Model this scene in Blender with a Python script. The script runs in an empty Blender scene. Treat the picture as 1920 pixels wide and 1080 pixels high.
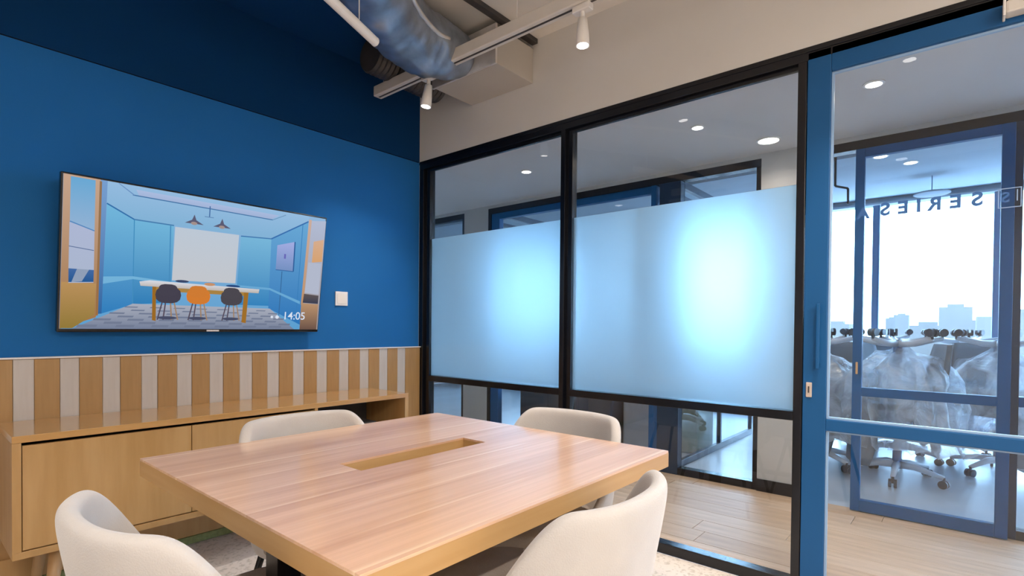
import bpy, bmesh, math, random
from math import sin, cos, pi, radians
from mathutils import Vector, Matrix, noise
random.seed(7)
SC = bpy.context.scene
COL = SC.collection

# ------------------------------------------------------------------ camera
yaw, pitch, roll = 0.7040, -0.0137, 0.0088
fw = Vector((cos(yaw)*cos(pitch), sin(yaw)*cos(pitch), sin(pitch)))
rt = fw.cross(Vector((0, 0, 1))).normalized()
up = rt.cross(fw)
R_ = rt*cos(roll) + up*sin(roll)
U_ = -rt*sin(roll) + up*cos(roll)
cd = bpy.data.cameras.new('camera')
cam = bpy.data.objects.new('camera', cd)
COL.objects.link(cam)
M = Matrix((R_, U_, -fw)).transposed().to_4x4()
M.translation = Vector((-2.5533, -3.0708, 1.14))
cam.matrix_world = M
cd.sensor_width = 36.0
cd.lens = 1002.6/1920*36.0
cd.shift_y = 87.0/1920
cd.clip_start = 0.02
cd.clip_end = 3000
SC.camera = cam

# ------------------------------------------------------------------ world, light, exposure
W = bpy.data.worlds.new('sky'); SC.world = W; W.use_nodes = True
bg = W.node_tree.nodes['Background']
bg.inputs[0].default_value = (0.44, 0.70, 1.0, 1)
bg.inputs[1].default_value = 14.0
vs = SC.view_settings
vs.view_transform = 'Standard'; vs.look = 'None'; vs.gamma = 1; vs.use_curve_mapping = False
vs.exposure = 0.30
cy = SC.cycles
cy.max_bounces = 14; cy.diffuse_bounces = 6; cy.glossy_bounces = 6
cy.transmission_bounces = 12; cy.transparent_max_bounces = 40
cy.sample_clamp_indirect = 6.0
cy.caustics_reflective = False
WARM = (1.0, 0.88, 0.77)
SPOT_W = 56.0        # each track spot
PENDANT_W = 40.0     # each added, unseen fill pendant behind the camera
DOWN_W = 27.0        # corridor downlights

def lamp(kind, name, loc, parent=None, **k):
    l = bpy.data.lights.new(name, kind)
    for a, v in k.items(): setattr(l, a, v)
    o = bpy.data.objects.new(name, l); COL.objects.link(o)
    o.location = loc
    if parent: o.parent = parent
    return o

# ------------------------------------------------------------------ materials
def newmat(name):
    m = bpy.data.materials.new(name); m.use_nodes = True
    nt = m.node_tree; nt.nodes.clear()
    out = nt.nodes.new('ShaderNodeOutputMaterial')
    return m, nt, out
def pbr(name, col, rough=.5, metal=0, var=.0, vscale=6, vstretch=(1, 1, 1), bump=0, bscale=80, coat=0, col2=None, spec=.5, bstretch=(1,1,1), sheen=0):
    m, nt, out = newmat(name)
    b = nt.nodes.new('ShaderNodeBsdfPrincipled')
    nt.links.new(b.outputs[0], out.inputs[0])
    b.inputs['Roughness'].default_value = rough
    b.inputs['Metallic'].default_value = metal
    b.inputs['Specular IOR Level'].default_value = spec
    b.inputs['Coat Weight'].default_value = coat
    b.inputs['Coat Roughness'].default_value = .08
    b.inputs['Sheen Weight'].default_value = sheen
    tc = nt.nodes.new('ShaderNodeTexCoord')
    def noi(scale, stretch, detail=4):
        mp = nt.nodes.new('ShaderNodeMapping'); mp.inputs['Scale'].default_value = stretch
        n = nt.nodes.new('ShaderNodeTexNoise'); n.inputs['Scale'].default_value = scale
        n.inputs['Detail'].default_value = detail
        nt.links.new(tc.outputs['Object'], mp.inputs[0]); nt.links.new(mp.outputs[0], n.inputs['Vector'])
        return n
    c2 = col2 if col2 else tuple(c*(1-var) for c in col)
    n = noi(vscale, vstretch)
    mx = nt.nodes.new('ShaderNodeMix'); mx.data_type = 'RGBA'
    mx.inputs[6].default_value = (*c2, 1); mx.inputs[7].default_value = (*col, 1)
    rp = nt.nodes.new('ShaderNodeMapRange'); rp.inputs[1].default_value = .35; rp.inputs[2].default_value = .65
    nt.links.new(n.outputs[0], rp.inputs[0]); nt.links.new(rp.outputs[0], mx.inputs[0])
    nt.links.new(mx.outputs[2], b.inputs['Base Color'])
    if bump:
        n2 = noi(bscale, bstretch, 6)
        bp = nt.nodes.new('ShaderNodeBump'); bp.inputs['Strength'].default_value = bump; bp.inputs['Distance'].default_value = .004
        nt.links.new(n2.outputs[0], bp.inputs['Height']); nt.links.new(bp.outputs[0], b.inputs['Normal'])
    return m
def emit(name, col, s):
    m, nt, out = newmat(name)
    e = nt.nodes.new('ShaderNodeEmission'); e.inputs[0].default_value = (*col, 1); e.inputs[1].default_value = s
    nt.links.new(e.outputs[0], out.inputs[0]); return m
def front_fresnel(nt, ior):
    # mirror reflection on the face a ray enters by; no false total reflection inside the unbent pane
    f = nt.nodes.new('ShaderNodeFresnel'); f.inputs[0].default_value = ior
    g = nt.nodes.new('ShaderNodeNewGeometry')
    iv = nt.nodes.new('ShaderNodeMath'); iv.operation = 'SUBTRACT'; iv.inputs[0].default_value = 1
    nt.links.new(g.outputs['Backfacing'], iv.inputs[1])
    m = nt.nodes.new('ShaderNodeMath'); m.operation = 'MULTIPLY'
    nt.links.new(f.outputs[0], m.inputs[0]); nt.links.new(iv.outputs[0], m.inputs[1])
    return f, m
def glass(name, tint=(1, 1, 1), refl=1.0):
    m, nt, out = newmat(name)
    t = nt.nodes.new('ShaderNodeBsdfTransparent'); t.inputs[0].default_value = (*tint, 1)
    g = nt.nodes.new('ShaderNodeBsdfGlossy'); g.inputs['Roughness'].default_value = .0
    f, f2 = front_fresnel(nt, 1.5)
    mu = nt.nodes.new('ShaderNodeMath'); mu.operation = 'MULTIPLY'; mu.inputs[1].default_value = refl
    mx = nt.nodes.new('ShaderNodeMixShader')
    nt.links.new(f2.outputs[0], mu.inputs[0]); nt.links.new(mu.outputs[0], mx.inputs[0])
    nt.links.new(t.outputs[0], mx.inputs[1]); nt.links.new(g.outputs[0], mx.inputs[2]); nt.links.new(mx.outputs[0], out.inputs[0])
    return m
def frosted(name):
    m, nt, out = newmat(name)
    r = nt.nodes.new('ShaderNodeBsdfRefraction'); r.inputs['Color'].default_value = (.80, .935, 1, 1)
    r.inputs['Roughness'].default_value = .42; r.inputs['IOR'].default_value = 1.45
    tl = nt.nodes.new('ShaderNodeBsdfTranslucent'); tl.inputs[0].default_value = (.66, .88, 1, 1)
    df = nt.nodes.new('ShaderNodeBsdfDiffuse'); df.inputs[0].default_value = (.75, .8, .85, 1)
    g = nt.nodes.new('ShaderNodeBsdfGlossy'); g.inputs['Roughness'].default_value = .03
    _, f = front_fresnel(nt, 1.45)
    a = nt.nodes.new('ShaderNodeMixShader'); a.inputs[0].default_value = .34
    b = nt.nodes.new('ShaderNodeMixShader'); b.inputs[0].default_value = .06
    c = nt.nodes.new('ShaderNodeMixShader')
    L = nt.links.new
    L(r.outputs[0], a.inputs[1]); L(tl.outputs[0], a.inputs[2]); L(a.outputs[0], b.inputs[1]); L(df.outputs[0], b.inputs[2])
    L(f.outputs[0], c.inputs[0]); L(b.outputs[0], c.inputs[1]); L(g.outputs[0], c.inputs[2]); L(c.outputs[0], out.inputs[0])
    return m
def plastic_film(name):
    m, nt, out = newmat(name)
    t = nt.nodes.new('ShaderNodeBsdfTransparent'); t.inputs[0].default_value = (.95, .97, 1, 1)
    d = nt.nodes.new('ShaderNodeBsdfDiffuse'); d.inputs[0].default_value = (.93, .95, .97, 1)
    tl = nt.nodes.new('ShaderNodeBsdfTranslucent'); tl.inputs[0].default_value = (.96, .97, .99, 1)
    g = nt.nodes.new('ShaderNodeBsdfGlossy'); g.inputs['Roughness'].default_value = .22
    tc = nt.nodes.new('ShaderNodeTexCoord'); n = nt.nodes.new('ShaderNodeTexNoise'); n.inputs['Scale'].default_value = 5; n.inputs['Detail'].default_value = 8
    n.inputs['Distortion'].default_value = .7
    bp = nt.nodes.new('ShaderNodeBump'); bp.inputs['Strength'].default_value = .9; bp.inputs['Distance'].default_value = .08
    mx1 = nt.nodes.new('ShaderNodeMixShader'); mx1.inputs[0].default_value = .5
    mx2 = nt.nodes.new('ShaderNodeMixShader'); mx2.inputs[0].default_value = .25
    mx3 = nt.nodes.new('ShaderNodeMixShader')
    mr = nt.nodes.new('ShaderNodeMapRange'); mr.inputs[1].default_value = .35; mr.inputs[2].default_value = .7; mr.inputs[3].default_value = .22; mr.inputs[4].default_value = .9
    L = nt.links.new
    L(tc.outputs['Object'], n.inputs['Vector']); L(n.outputs[0], bp.inputs['Height']); L(n.outputs[0], mr.inputs[0])
    for s in (d, g, tl): L(bp.outputs[0], s.inputs['Normal'])
    L(d.outputs[0], mx1.inputs[1]); L(tl.outputs[0], mx1.inputs[2])
    L(mx1.outputs[0], mx2.inputs[1]); L(g.outputs[0], mx2.inputs[2])
    L(mr.outputs[0], mx3.inputs[0]); L(t.outputs[0], mx3.inputs[1]); L(mx2.outputs[0], mx3.inputs[2]); L(mx3.outputs[0], out.inputs[0])
    return m
def table_wood(name):
    m, nt, out = newmat(name)
    L = nt.links.new
    b = nt.nodes.new('ShaderNodeBsdfPrincipled'); L(b.outputs[0], out.inputs[0])
    b.inputs['Roughness'].default_value = .33; b.inputs['Specular IOR Level'].default_value = .6; b.inputs['Coat Weight'].default_value = .7; b.inputs['Coat Roughness'].default_value = .16
    tc = nt.nodes.new('ShaderNodeTexCoord')
    def noi(scale, st, det=5, dist=0.):
        mp = nt.nodes.new('ShaderNodeMapping'); mp.inputs['Scale'].default_value = st
        n = nt.nodes.new('ShaderNodeTexNoise'); n.inputs['Scale'].default_value = scale; n.inputs['Detail'].default_value = det
        n.inputs['Distortion'].default_value = dist
        L(tc.outputs['Object'], mp.inputs[0]); L(mp.outputs[0], n.inputs[0]); return n
    g1 = noi(3.0, (.35, 6, 6)); g2 = noi(12, (.15, 7, 7))
    r1 = nt.nodes.new('ShaderNodeValToRGB')
    e = r1.color_ramp.elements
    e[0].position = .3; e[0].color = (.60, .345, .205, 1); e[1].position = .62; e[1].color = (.76, .49, .325, 1)
    L(g1.outputs[0], r1.inputs[0])
    mx = nt.nodes.new('ShaderNodeMix'); mx.data_type = 'RGBA'; mx.blend_type = 'MULTIPLY'; mx.inputs[0].default_value = .35
    r2 = nt.nodes.new('ShaderNodeValToRGB'); r2.color_ramp.elements[0].position = .35; r2.color_ramp.elements[0].color = (.72, .68, .64, 1); r2.color_ramp.elements[1].position = .6
    L(g2.outputs[0], r2.inputs[0]); L(r1.outputs[0], mx.inputs[6]); L(r2.outputs[0], mx.inputs[7])
    # pale sapwood streaks that run the length of the boards
    sp = nt.nodes.new('ShaderNodeSeparateXYZ'); L(tc.outputs['Object'], sp.inputs[0])
    n3 = noi(1.3, (.6, .6, .6), 2)
    ad = nt.nodes.new('ShaderNodeMath'); ad.operation = 'MULTIPLY_ADD'; ad.inputs[1].default_value = .03; L(n3.outputs[0], ad.inputs[0]); L(sp.outputs[1], ad.inputs[2])
    dv = nt.nodes.new('ShaderNodeMath'); dv.operation = 'MULTIPLY'; dv.inputs[1].default_value = 1/.135; L(ad.outputs[0], dv.inputs[0])
    fr = nt.nodes.new('ShaderNodeMath'); fr.operation = 'FRACT'; L(dv.outputs[0], fr.inputs[0])
    ln = nt.nodes.new('ShaderNodeMapRange'); ln.inputs[1].default_value = .0; ln.inputs[2].default_value = .11; ln.inputs[3].default_value = 1.0; ln.inputs[4].default_value = 0
    L(fr.outputs[0], ln.inputs[0])
    n4 = noi(2.2, (.8, 3, 3), 2)
    mr4 = nt.nodes.new('ShaderNodeMapRange'); mr4.inputs[1].default_value = .42; mr4.inputs[2].default_value = .58; L(n4.outputs[0], mr4.inputs[0])
    mm = nt.nodes.new('ShaderNodeMath'); mm.operation = 'MULTIPLY'; L(ln.outputs[0], mm.inputs[0]); L(mr4.outputs[0], mm.inputs[1])
    m2 = nt.nodes.new('ShaderNodeMix'); m2.data_type = 'RGBA'; m2.inputs[7].default_value = (.88, .66, .46, 1)
    L(mm.outputs[0], m2.inputs[0]); L(mx.outputs[2], m2.inputs[6]); L(m2.outputs[2], b.inputs['Base Color'])
    return m
def carpet(name):
    m, nt, out = newmat(name); L = nt.links.new
    b = nt.nodes.new('ShaderNodeBsdfPrincipled'); L(b.outputs[0], out.inputs[0]); b.inputs['Roughness'].default_value = .95; b.inputs['Specular IOR Level'].default_value = .1
    tc = nt.nodes.new('ShaderNodeTexCoord')
    v = nt.nodes.new('ShaderNodeTexNoise'); v.inputs['Scale'].default_value = 55; v.inputs['Detail'].default_value = 3
    r = nt.nodes.new('ShaderNodeValToRGB'); e = r.color_ramp.elements
    e[0].position = .36; e[0].color = (.55, .50, .45, 1); e[1].position = .48; e[1].color = (.72, .66, .61, 1)
    L(tc.outputs['Object'], v.inputs[0]); L(v.outputs[0], r.inputs[0]); L(r.outputs[0], b.inputs['Base Color'])
    bp = nt.nodes.new('ShaderNodeBump'); bp.inputs['Strength'].default_value = .4; bp.inputs['Distance'].default_value = .004; L(v.outputs[0], bp.inputs['Height']); L(bp.outputs[0], b.inputs['Normal'])
    return m

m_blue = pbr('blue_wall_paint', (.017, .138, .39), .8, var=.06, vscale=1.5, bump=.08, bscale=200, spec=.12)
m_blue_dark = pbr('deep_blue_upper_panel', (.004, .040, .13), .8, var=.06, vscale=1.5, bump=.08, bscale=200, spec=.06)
m_white = pbr('off_white_wall_paint', (.67, .65, .62), .8, var=.05, vscale=2, bump=.05, bscale=150)
m_ceil = pbr('ceiling_paint', (.76, .72, .67), .9, var=.08, vscale=2.5, bump=.3, bscale=18)
m_grey = pbr('grey_corridor_paint', (.50, .49, .48), .8, var=.05, vscale=2)
m_corrceil = pbr('corridor_ceiling_paint', (.66, .65, .66), .85, var=.04, vscale=2)
m_black = pbr('black_satin_metal', (.004, .005, .009), .25, var=.1, bump=.03, bscale=60)
m_doorblue = pbr('blue_door_lacquer', (.008, .088, .25), .45, var=.08, vscale=2, bump=.02, bscale=90, spec=.3)
m_oak = pbr('pale_oak_veneer', (.47, .285, .115), .38, var=.16, vscale=5, vstretch=(5, 5, .5), col2=(.41, .235, .085), bump=.05, bscale=40, bstretch=(6, 6, .4), coat=.15)
m_oaktop = pbr('pale_oak_top', (.52, .30, .115), .2, vscale=5, vstretch=(.4, 6, 6), col2=(.46, .255, .09), coat=.6)
m_oakslat = pbr('tan_oak_slat', (.40, .235, .095), .5, vscale=7, vstretch=(6, 6, .5), col2=(.345, .195, .072))
m_oakwhite = pbr('whitewashed_slat', (.52, .49, .47), .5, vscale=7, vstretch=(6, 6, .5), col2=(.47, .435, .41))
m_oakleg = pbr('oak_leg', (.48, .31, .15), .45, vscale=9, vstretch=(3, 3, .5), col2=(.40, .24, .11))
m_table = table_wood('table_laminate')
m_tedge = pbr('table_edge_wood', (.50, .31, .135), .42, vscale=4, vstretch=(.5, .5, 8), col2=(.44, .26, .10))
m_trough = pbr('cable_trough_wood', (.52, .33, .13), .5, vscale=6, vstretch=(.5, .5, 6), col2=(.42, .25, .08))
m_fabric = pbr('cream_chair_fabric', (.52, .50, .49), .95, var=.05, vscale=14, bump=.25, bscale=330, sheen=.3, spec=.15)
m_fabgrey = pbr('taupe_seat_fabric', (.36, .31, .27), .95, var=.1, vscale=14, bump=.5, bscale=260, spec=.15)
m_carpet = carpet('speckled_carpet')
m_green = pbr('green_carpet', (.26, .31, .14), .95, var=.2, vscale=70, bump=.4, bscale=120, spec=.1)
m_plank = [pbr('corridor_oak_plank', c, .5, vscale=5, vstretch=(5, .6, 5), col2=tuple(x*.84 for x in c), spec=.25)
           for c in ((.60, .42, .28), (.57, .39, .255), (.63, .45, .31))]
m_offfloor = pbr('office_grey_floor', (.50, .54, .58), .30, var=.12, vscale=1.2, vstretch=(.6, 3, 1))
m_offceil = pbr('office_ceiling_paint', (.42, .47, .52), .85, var=.04, vscale=1)
m_offwall = pbr('office_wall_paint', (.46, .50, .55), .8, var=.05, vscale=1)
m_foil = pbr('silver_foil_insulation', (.44, .51, .62), .38, .85, var=.4, vscale=7, bump=.8, bscale=12)
m_tape = pbr('silver_tape', (.80, .76, .73), .35, .6, var=.1, vscale=20, bump=.2, bscale=30)
m_duct = pbr('painted_duct_metal', (.50, .46, .41), .6, var=.06, vscale=3, bump=.1, bscale=10)
m_dark = pbr('dark_ribbed_rubber', (.05, .045, .045), .5, var=.3, vscale=10)
m_trackw = pbr('white_powder_coat', (.66, .62, .57), .5, var=.04, vscale=10)
m_headw = pbr('white_lamp_body', (.78, .75, .72), .4, var=.03, vscale=10)
m_lens = emit('lit_lens', (1, .95, .88), 9.0)
m_down = emit('lit_downlight', (1, .97, .92), 6.0)
m_glass = glass('clear_glass', (.97, .99, 1.0), 1.35)
m_extglass = glass('exterior_glass', (.97, .99, 1.0), .6)
m_frost = frosted('frosted_film')
m_bezel = pbr('black_bezel_plastic', (.006, .008, .012), .2)
m_plate = pbr('switch_plate_plastic', (.74, .73, .74), .35)
m_lock = pbr('brushed_lock_plate', (.62, .52, .46), .4, .3, var=.1, vscale=30)
m_brass = pbr('warm_brass', (.75, .42, .2), .35, .5)
m_letter = pbr('blue_vinyl_letters', (.015, .09, .27), .6)
m_logo = pbr('pale_vinyl_outline', (.22, .32, .50), .6)
m_film = plastic_film('crumpled_clear_plastic')
m_chw = pbr('light_grey_nylon', (.78, .80, .84), .4)
m_chg = pbr('grey_task_fabric', (.20, .22, .25), .9, bump=.3, bscale=200)
m_cast = pbr('dark_caster', (.035, .045, .065), .4)
m_navy = pbr('navy_steel', (.012, .030, .065), .35)
m_city = pbr('hazy_concrete', (.125, .115, .11), .9, var=.12, vscale=.02)
m_cityg = pbr('hazy_ground', (.16, .14, .135), .9, var=.2, vscale=.004)
m_cab = pbr('charcoal_cabinet', (.060, .060, .070), .5)
m_wedge = pbr('tan_wood_edge', (.42, .33, .24), .5)
m_olive = pbr('olive_upholstery', (.26, .24, .13), .9, var=.15, vscale=20)
m_ltgrey = pbr('light_grey_upholstery', (.46, .47, .52), .9, var=.05, vscale=20)

# ------------------------------------------------------------------ mesh builder
class MB:
    def __init__(s): s.bm = bmesh.new()
    def box(s, x0, x1, y0, y1, z0, z1, bev=0, seg=2):
        r = bmesh.ops.create_cube(s.bm, size=1)
        vs_ = r['verts']
        for v in vs_:
            v.co = Vector(((x0+x1)/2+v.co.x*(x1-x0), (y0+y1)/2+v.co.y*(y1-y0), (z0+z1)/2+v.co.z*(z1-z0)))
        if bev:
            es = list({e for v in vs_ for e in v.link_edges})
            bmesh.ops.bevel(s.bm, geom=es, offset=bev, segments=seg, profile=.5, affect='EDGES', clamp_overlap=True)
        return s
    def tube(s, pts, rad, n=12, cap=True):
        pts = [Vector(p) for p in pts]
        rads = rad if isinstance(rad, (list, tuple)) else [rad]*len(pts)
        rings = []
        t0 = (pts[1]-pts[0]).normalized()
        ref = Vector((0, 0, 1)) if abs(t0.z) < .9 else Vector((1, 0, 0))
        a = t0.cross(ref).normalized()
        for i, p in enumerate(pts):
            if i == 0: t = t0
            elif i == len(pts)-1: t = (pts[i]-pts[i-1]).normalized()
            else: t = ((pts[i+1]-pts[i]).normalized()+(pts[i]-pts[i-1]).normalized()).normalized()
            a = (a - t*a.dot(t)).normalized(); b = t.cross(a)
            rings.append([s.bm.verts.new(p+(a*cos(2*pi*k/n)+b*sin(2*pi*k/n))*rads[i]) for k in range(n)])
        for q, w in zip(rings, rings[1:]):
            for k in range(n):
                s.bm.faces.new((q[k], q[(k+1) % n], w[(k+1) % n], w[k]))
        if cap:
            s.bm.faces.new(rings[0][::-1]); s.bm.faces.new(rings[-1])
        return s
    def lathe(s, prof, c=(0, 0, 0), n=24):
        rings = []
        for r, z in prof:
            rings.append([s.bm.verts.new((c[0]+max(r, 1e-5)*cos(2*pi*k/n), c[1]+max(r, 1e-5)*sin(2*pi*k/n), c[2]+z)) for k in range(n)])
        for q, w in zip(rings, rings[1:]):
            for k in range(n): s.bm.faces.new((q[k], q[(k+1) % n], w[(k+1) % n], w[k]))
        s.bm.faces.new(rings[0][::-1]); s.bm.faces.new(rings[-1])
        return s
    def grid(s, rows, closed_u=False, closed_v=False):
        vv = [[s.bm.verts.new(p) for p in r] for r in rows]
        nu, nv = len(vv), len(vv[0])
        for i in range(nu if closed_u else nu-1):
            for j in range(nv if closed_v else nv-1):
                s.bm.faces.new((vv[i][j], vv[i][(j+1) % nv], vv[(i+1) % nu][(j+1) % nv], vv[(i+1) % nu][j]))
        return vv
    def out(s, name, mat, parent=None, smooth=False, base=None, kind=None):
        if parent is not None and base is None: base = parent.get('_b', (0, 0, 0))
        bmesh.ops.recalc_face_normals(s.bm, faces=s.bm.faces)
        b = Vector(base) if base is not None else Vector((0, 0, 0))
        me = bpy.data.meshes.new(name)
        if parent is None and base is None:
            # origin at the bottom centre
            xs = [v.co for v in s.bm.verts]
            b = Vector(((min(v.x for v in xs)+max(v.x for v in xs))/2, (min(v.y for v in xs)+max(v.y for v in xs))/2, min(v.z for v in xs)))
        for v in s.bm.verts: v.co -= b
        s.bm.to_mesh(me); s.bm.free()
        me.materials.append(mat)
        if smooth:
            for p in me.polygons: p.use_smooth = True
        o = bpy.data.objects.new(name, me); COL.objects.link(o)
        if parent is not None: o.parent = parent
        else: o.location = b
        if parent is not None and parent.type == 'MESH':
            pass
        o['_b'] = tuple(b) if parent is None else tuple(b)
        if kind: o['kind'] = kind
        return o
def empty(name, loc, kind=None, local=False):
    o = bpy.data.objects.new(name, None); COL.objects.link(o); o.location = loc
    o.empty_display_size = .1
    o['_b'] = (0, 0, 0) if local else tuple(loc)
    if kind: o['kind'] = kind
    return o
def tag(o, label, cat, group=None):
    o['label'] = label; o['category'] = cat
    if group: o['group'] = group
    return o
def B(name, mat, parent, *boxes, bev=0, kind=None, smooth=False):
    mb = MB()
    for b in boxes: mb.box(*b, bev=bev)
    return mb.out(name, mat, parent, kind=kind, smooth=smooth)
def copy_tree(o, parent=None):
    c = o.copy(); COL.objects.link(c); c.parent = parent
    for ch in o.children: copy_tree(ch, c)
    return c

# ================================================================== STRUCTURE: meeting room
ST = 'structure'
CZ = 2.87
B('floor', m_carpet, None, (-4.2, 0.0, -4.6, 0.0, -.06, 0), kind=ST)
B('ceiling', m_ceil, None, (-4.2, 1.45, -4.6, .1, CZ, CZ+.1), kind=ST)
wb = empty('wall_back', (-2.1, 0, 0), ST)
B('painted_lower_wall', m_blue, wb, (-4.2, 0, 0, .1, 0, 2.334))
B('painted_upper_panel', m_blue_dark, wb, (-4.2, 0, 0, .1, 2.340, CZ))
B('shadow_gap', m_black, wb, (-4.2, 0, .006, .1, 2.334, 2.340))
B('wall_left', m_white, None, (-4.3, -4.2, -4.6, .1, 0, CZ), kind=ST)
B('wall_front', m_white, None, (-4.3, .1, -4.7, -4.6, 0, CZ), kind=ST)
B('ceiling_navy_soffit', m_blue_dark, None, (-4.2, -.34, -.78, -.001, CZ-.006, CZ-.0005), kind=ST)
wr = B('wall_right', m_white, None, (0, .10, -4.6, 0.0, 2.340, CZ), (0, .10, -4.6, -3.62, 0, 2.34), kind=ST)

# striped wainscot panelling on the blue wall
wp = tag(empty('wall_panelling', (-2.1, -.02, 0)), 'wainscot of alternating tan oak and whitewashed vertical boards below the blue wall', 'panelling')
B('backing_board', m_oakslat, wp, (-4.2, 0, -.012, 0, 0, .988))
B('cap_strip', m_plate, wp, (-4.2, 0, -.026, 0, .986, .993))
xs0 = -2.2
proto_w = proto_o = None
def slat(x0, x1, white):
    mb = MB(); mb.box(0, x1-x0, -.010 if not white else -.007, 0, 0, .984, bev=.0015, seg=1)
    o = mb.out('white_board' if white else 'oak_board', m_oakwhite if white else m_oakslat, None, base=(0, 0, 0))
    o.parent = wp; o.location = (x0+2.1, -.012+.02, 0)
    return o
wproto = slat(-4.2+.055, -4.2+.055+.0675, True); oproto = slat(-4.2+.1235, -4.2+.1235+.084, False)
k = -12
while True:
    x = xs0 + .1535*k
    if x > -.1: break
    if x > -4.1:
        w = wproto.copy(); COL.objects.link(w); w.parent = wp; w.location = (x+.001+2.1, .008, 0)
        if x < -.25:
            q = oproto.copy(); COL.objects.link(q); q.parent = wp; q.location = (x+.0690+2.1, .008, 0)
    k += 1
slat(-.135, -.004, False)
B('plinth_board', m_oak, wp, (-4.2, -.004, -.034, -.0225, .046, .15), bev=.001)
B('green_baseboard', m_green, wp, (-4.2, -.004, -.038, -.0225, .006, .045), bev=.001)

# ------------------------------------------------------------------ black framed glass partition (x = 0 .. 0.09)
T = .09
tr = empty('trim_1', (0, -1.27, 0), ST)     # the black frame
def post(parent, x0, x1, y0, y1, z0, z1, name='frame_post', mat=None, bev=.002): return B(name, mat or m_black, parent, (x0, x1, y0, y1, z0, z1), bev=bev)
post(tr, 0, T, -3.62, -.001, 2.283, 2.340, 'head_rail')
post(tr, -.004, 0.0, -3.62, -.001, 2.318, 2.340, 'head_lip')
post(tr, 0, T, -.045, -.001, .0, 2.283)
post(tr, .02, T-.02, -.095, -.045, .052, 2.283, 'inner_post')
post(tr, 0, T, -1.293, -1.262, .052, 2.283)
post(tr, 0.02, T-.02, -1.330, -1.293, .052, 2.283, 'inner_post')
post(tr, 0, T, -2.537, -2.503, 0, 2.283)
post(tr, 0, T, -3.62, -3.585, 0, 2.283)
for a, b_ in ((-1.262, -.095), (-2.503, -1.330)):
    post(tr, 0, T, a, b_, .745, .785, 'middle_rail')
    post(tr, 0, .038, a, b_, 0, .052, 'bottom_rail')
    post(tr, .052, T, a, b_, 0, .040, 'bottom_rail')
    post(tr, .02, .03, a, b_, 2.262, 2.283, 'glazing_bead')
for n_, (a, b_) in enumerate(((-1.262, -.095), (-2.503, -1.330))):
    w = empty('window_%d' % (n_+1), (.045, (a+b_)/2, 0), ST)
    B('clear_pane', m_glass, w, (.042, .048, a, b_, 1.777, 2.283))
    B('frosted_pane', m_frost, w, (.041, .049, a, b_, .785, 1.775))
    B('lower_pane', m_glass, w, (.042, .048, a, b_, .052, .745))

# ------------------------------------------------------------------ blue sliding door
d1 = empty('door_1', (0.03, -3.06, 0), ST)
dx0, dx1 = 0.0, .05
B('door_stile', m_doorblue, d1, (dx0, dx1, -2.628, -2.540, .012, 2.315), bev=.003)
B('door_stile', m_doorblue, d1, (dx0, dx1, -3.583, -3.495, .012, 2.315), bev=.003)
B('top_rail', m_doorblue, d1, (dx0, dx1, -3.495, -2.628, 2.216, 2.315), bev=.003)
B('middle_rail', m_doorblue, d1, (dx0, dx1, -3.495, -2.628, .718, .766), bev=.003)
B('bottom_rail', m_doorblue, d1, (dx0, dx1, -3.495, -2.628, .012, .09), bev=.003)
m_bead = pbr('pale_blue_glazing_bead', (.32, .48, .68), .35)
for z0, z1 in ((.09, .718), (.766, 2.216)):
    B('glazing_bead', m_bead, d1, (.018, .032, -2.6360, -2.628, z0, z1), (.018, .032, -3.495, -3.487, z0, z1), (.018, .032, -3.487, -2.636, z0, z0+.008), (.018, .032, -3.487, -2.636, z1-.008, z1))
    B('door_pane', m_glass, d1, (.0225, .0275, -3.487, -2.636, z0+.008, z1-.008))
pl = MB().box(-.030, -.018, -2.606, -2.592, .975, 1.25, bev=.003).box(-.019, .0005, -2.604, -2.594, .99, 1.00).box(-.019, .0005, -2.604, -2.594, 1.225, 1.235).out('pull_handle', m_doorblue, d1)
lk = MB().box(-.006, .0005, -2.576, -2.553, .853, .916, bev=.010, seg=4).out('lock_plate', m_lock, d1, smooth=False)
lk2 = MB().box(-.009, -.0058, -2.567, -2.562, .872, .900, bev=.0015).out('keyhole', m_dark, d1)
# door closer in the top corner
dc = tag(empty('door_closer', (-.03, -3.3, 2.23)), 'pale metal door closer body at top of the blue glass door', 'door closer')
B('closer_body', m_trackw, dc, (-.055, 0.0, -3.46, -3.158, 2.232, 2.275), bev=.006)
B('end_cap', m_headw, dc, (-.058, -.001, -3.158, -3.150, 2.225, 2.280), bev=.003)

# lettering on the outside of the door glass (reads from the corridor)
sg = tag(empty('door_lettering', (.029, -2.92, 1.6)), 'SERIES A vinyl lettering with square emblem on the blue door glass, seen reversed', 'lettering')
def text_mesh(name, s, size, mat, parent, loc, rotm, extr=.0004, bold=0.0):
    cu = bpy.data.curves.new(name, 'FONT'); cu.body = s; cu.size = size; cu.extrude = extr; cu.align_x = 'CENTER'; cu.align_y = 'CENTER'; cu.offset = bold
    t = bpy.data.objects.new(name, cu); COL.objects.link(t)
    dg = bpy.context.evaluated_depsgraph_get(); dg.update()
    me = bpy.data.meshes.new_from_object(t.evaluated_get(dg))
    COL.objects.unlink(t); bpy.data.objects.remove(t)
    me.transform(rotm); me.materials.clear(); me.materials.append(mat)
    o = bpy.data.objects.new(name, me); COL.objects.link(o); o.location = loc; o.parent = parent
    return o
RT = Matrix(((0, 0, 1), (1, 0, 0), (0, 1, 0))).to_4x4()     # text x -> +y, text y -> +z, normal -> +x
for ch, y in (('S', -3.094), ('E', -3.034), ('R', -2.973), ('I', -2.924), ('E', -2.876), ('S', -2.818), ('A', -2.744)):
    text_mesh('letter', ch, .068 if ch != 'A' else .060, m_letter, sg, (0, y+2.92, .019 if ch != 'A' else .012), RT, bold=.0024)
lg = MB()
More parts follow.
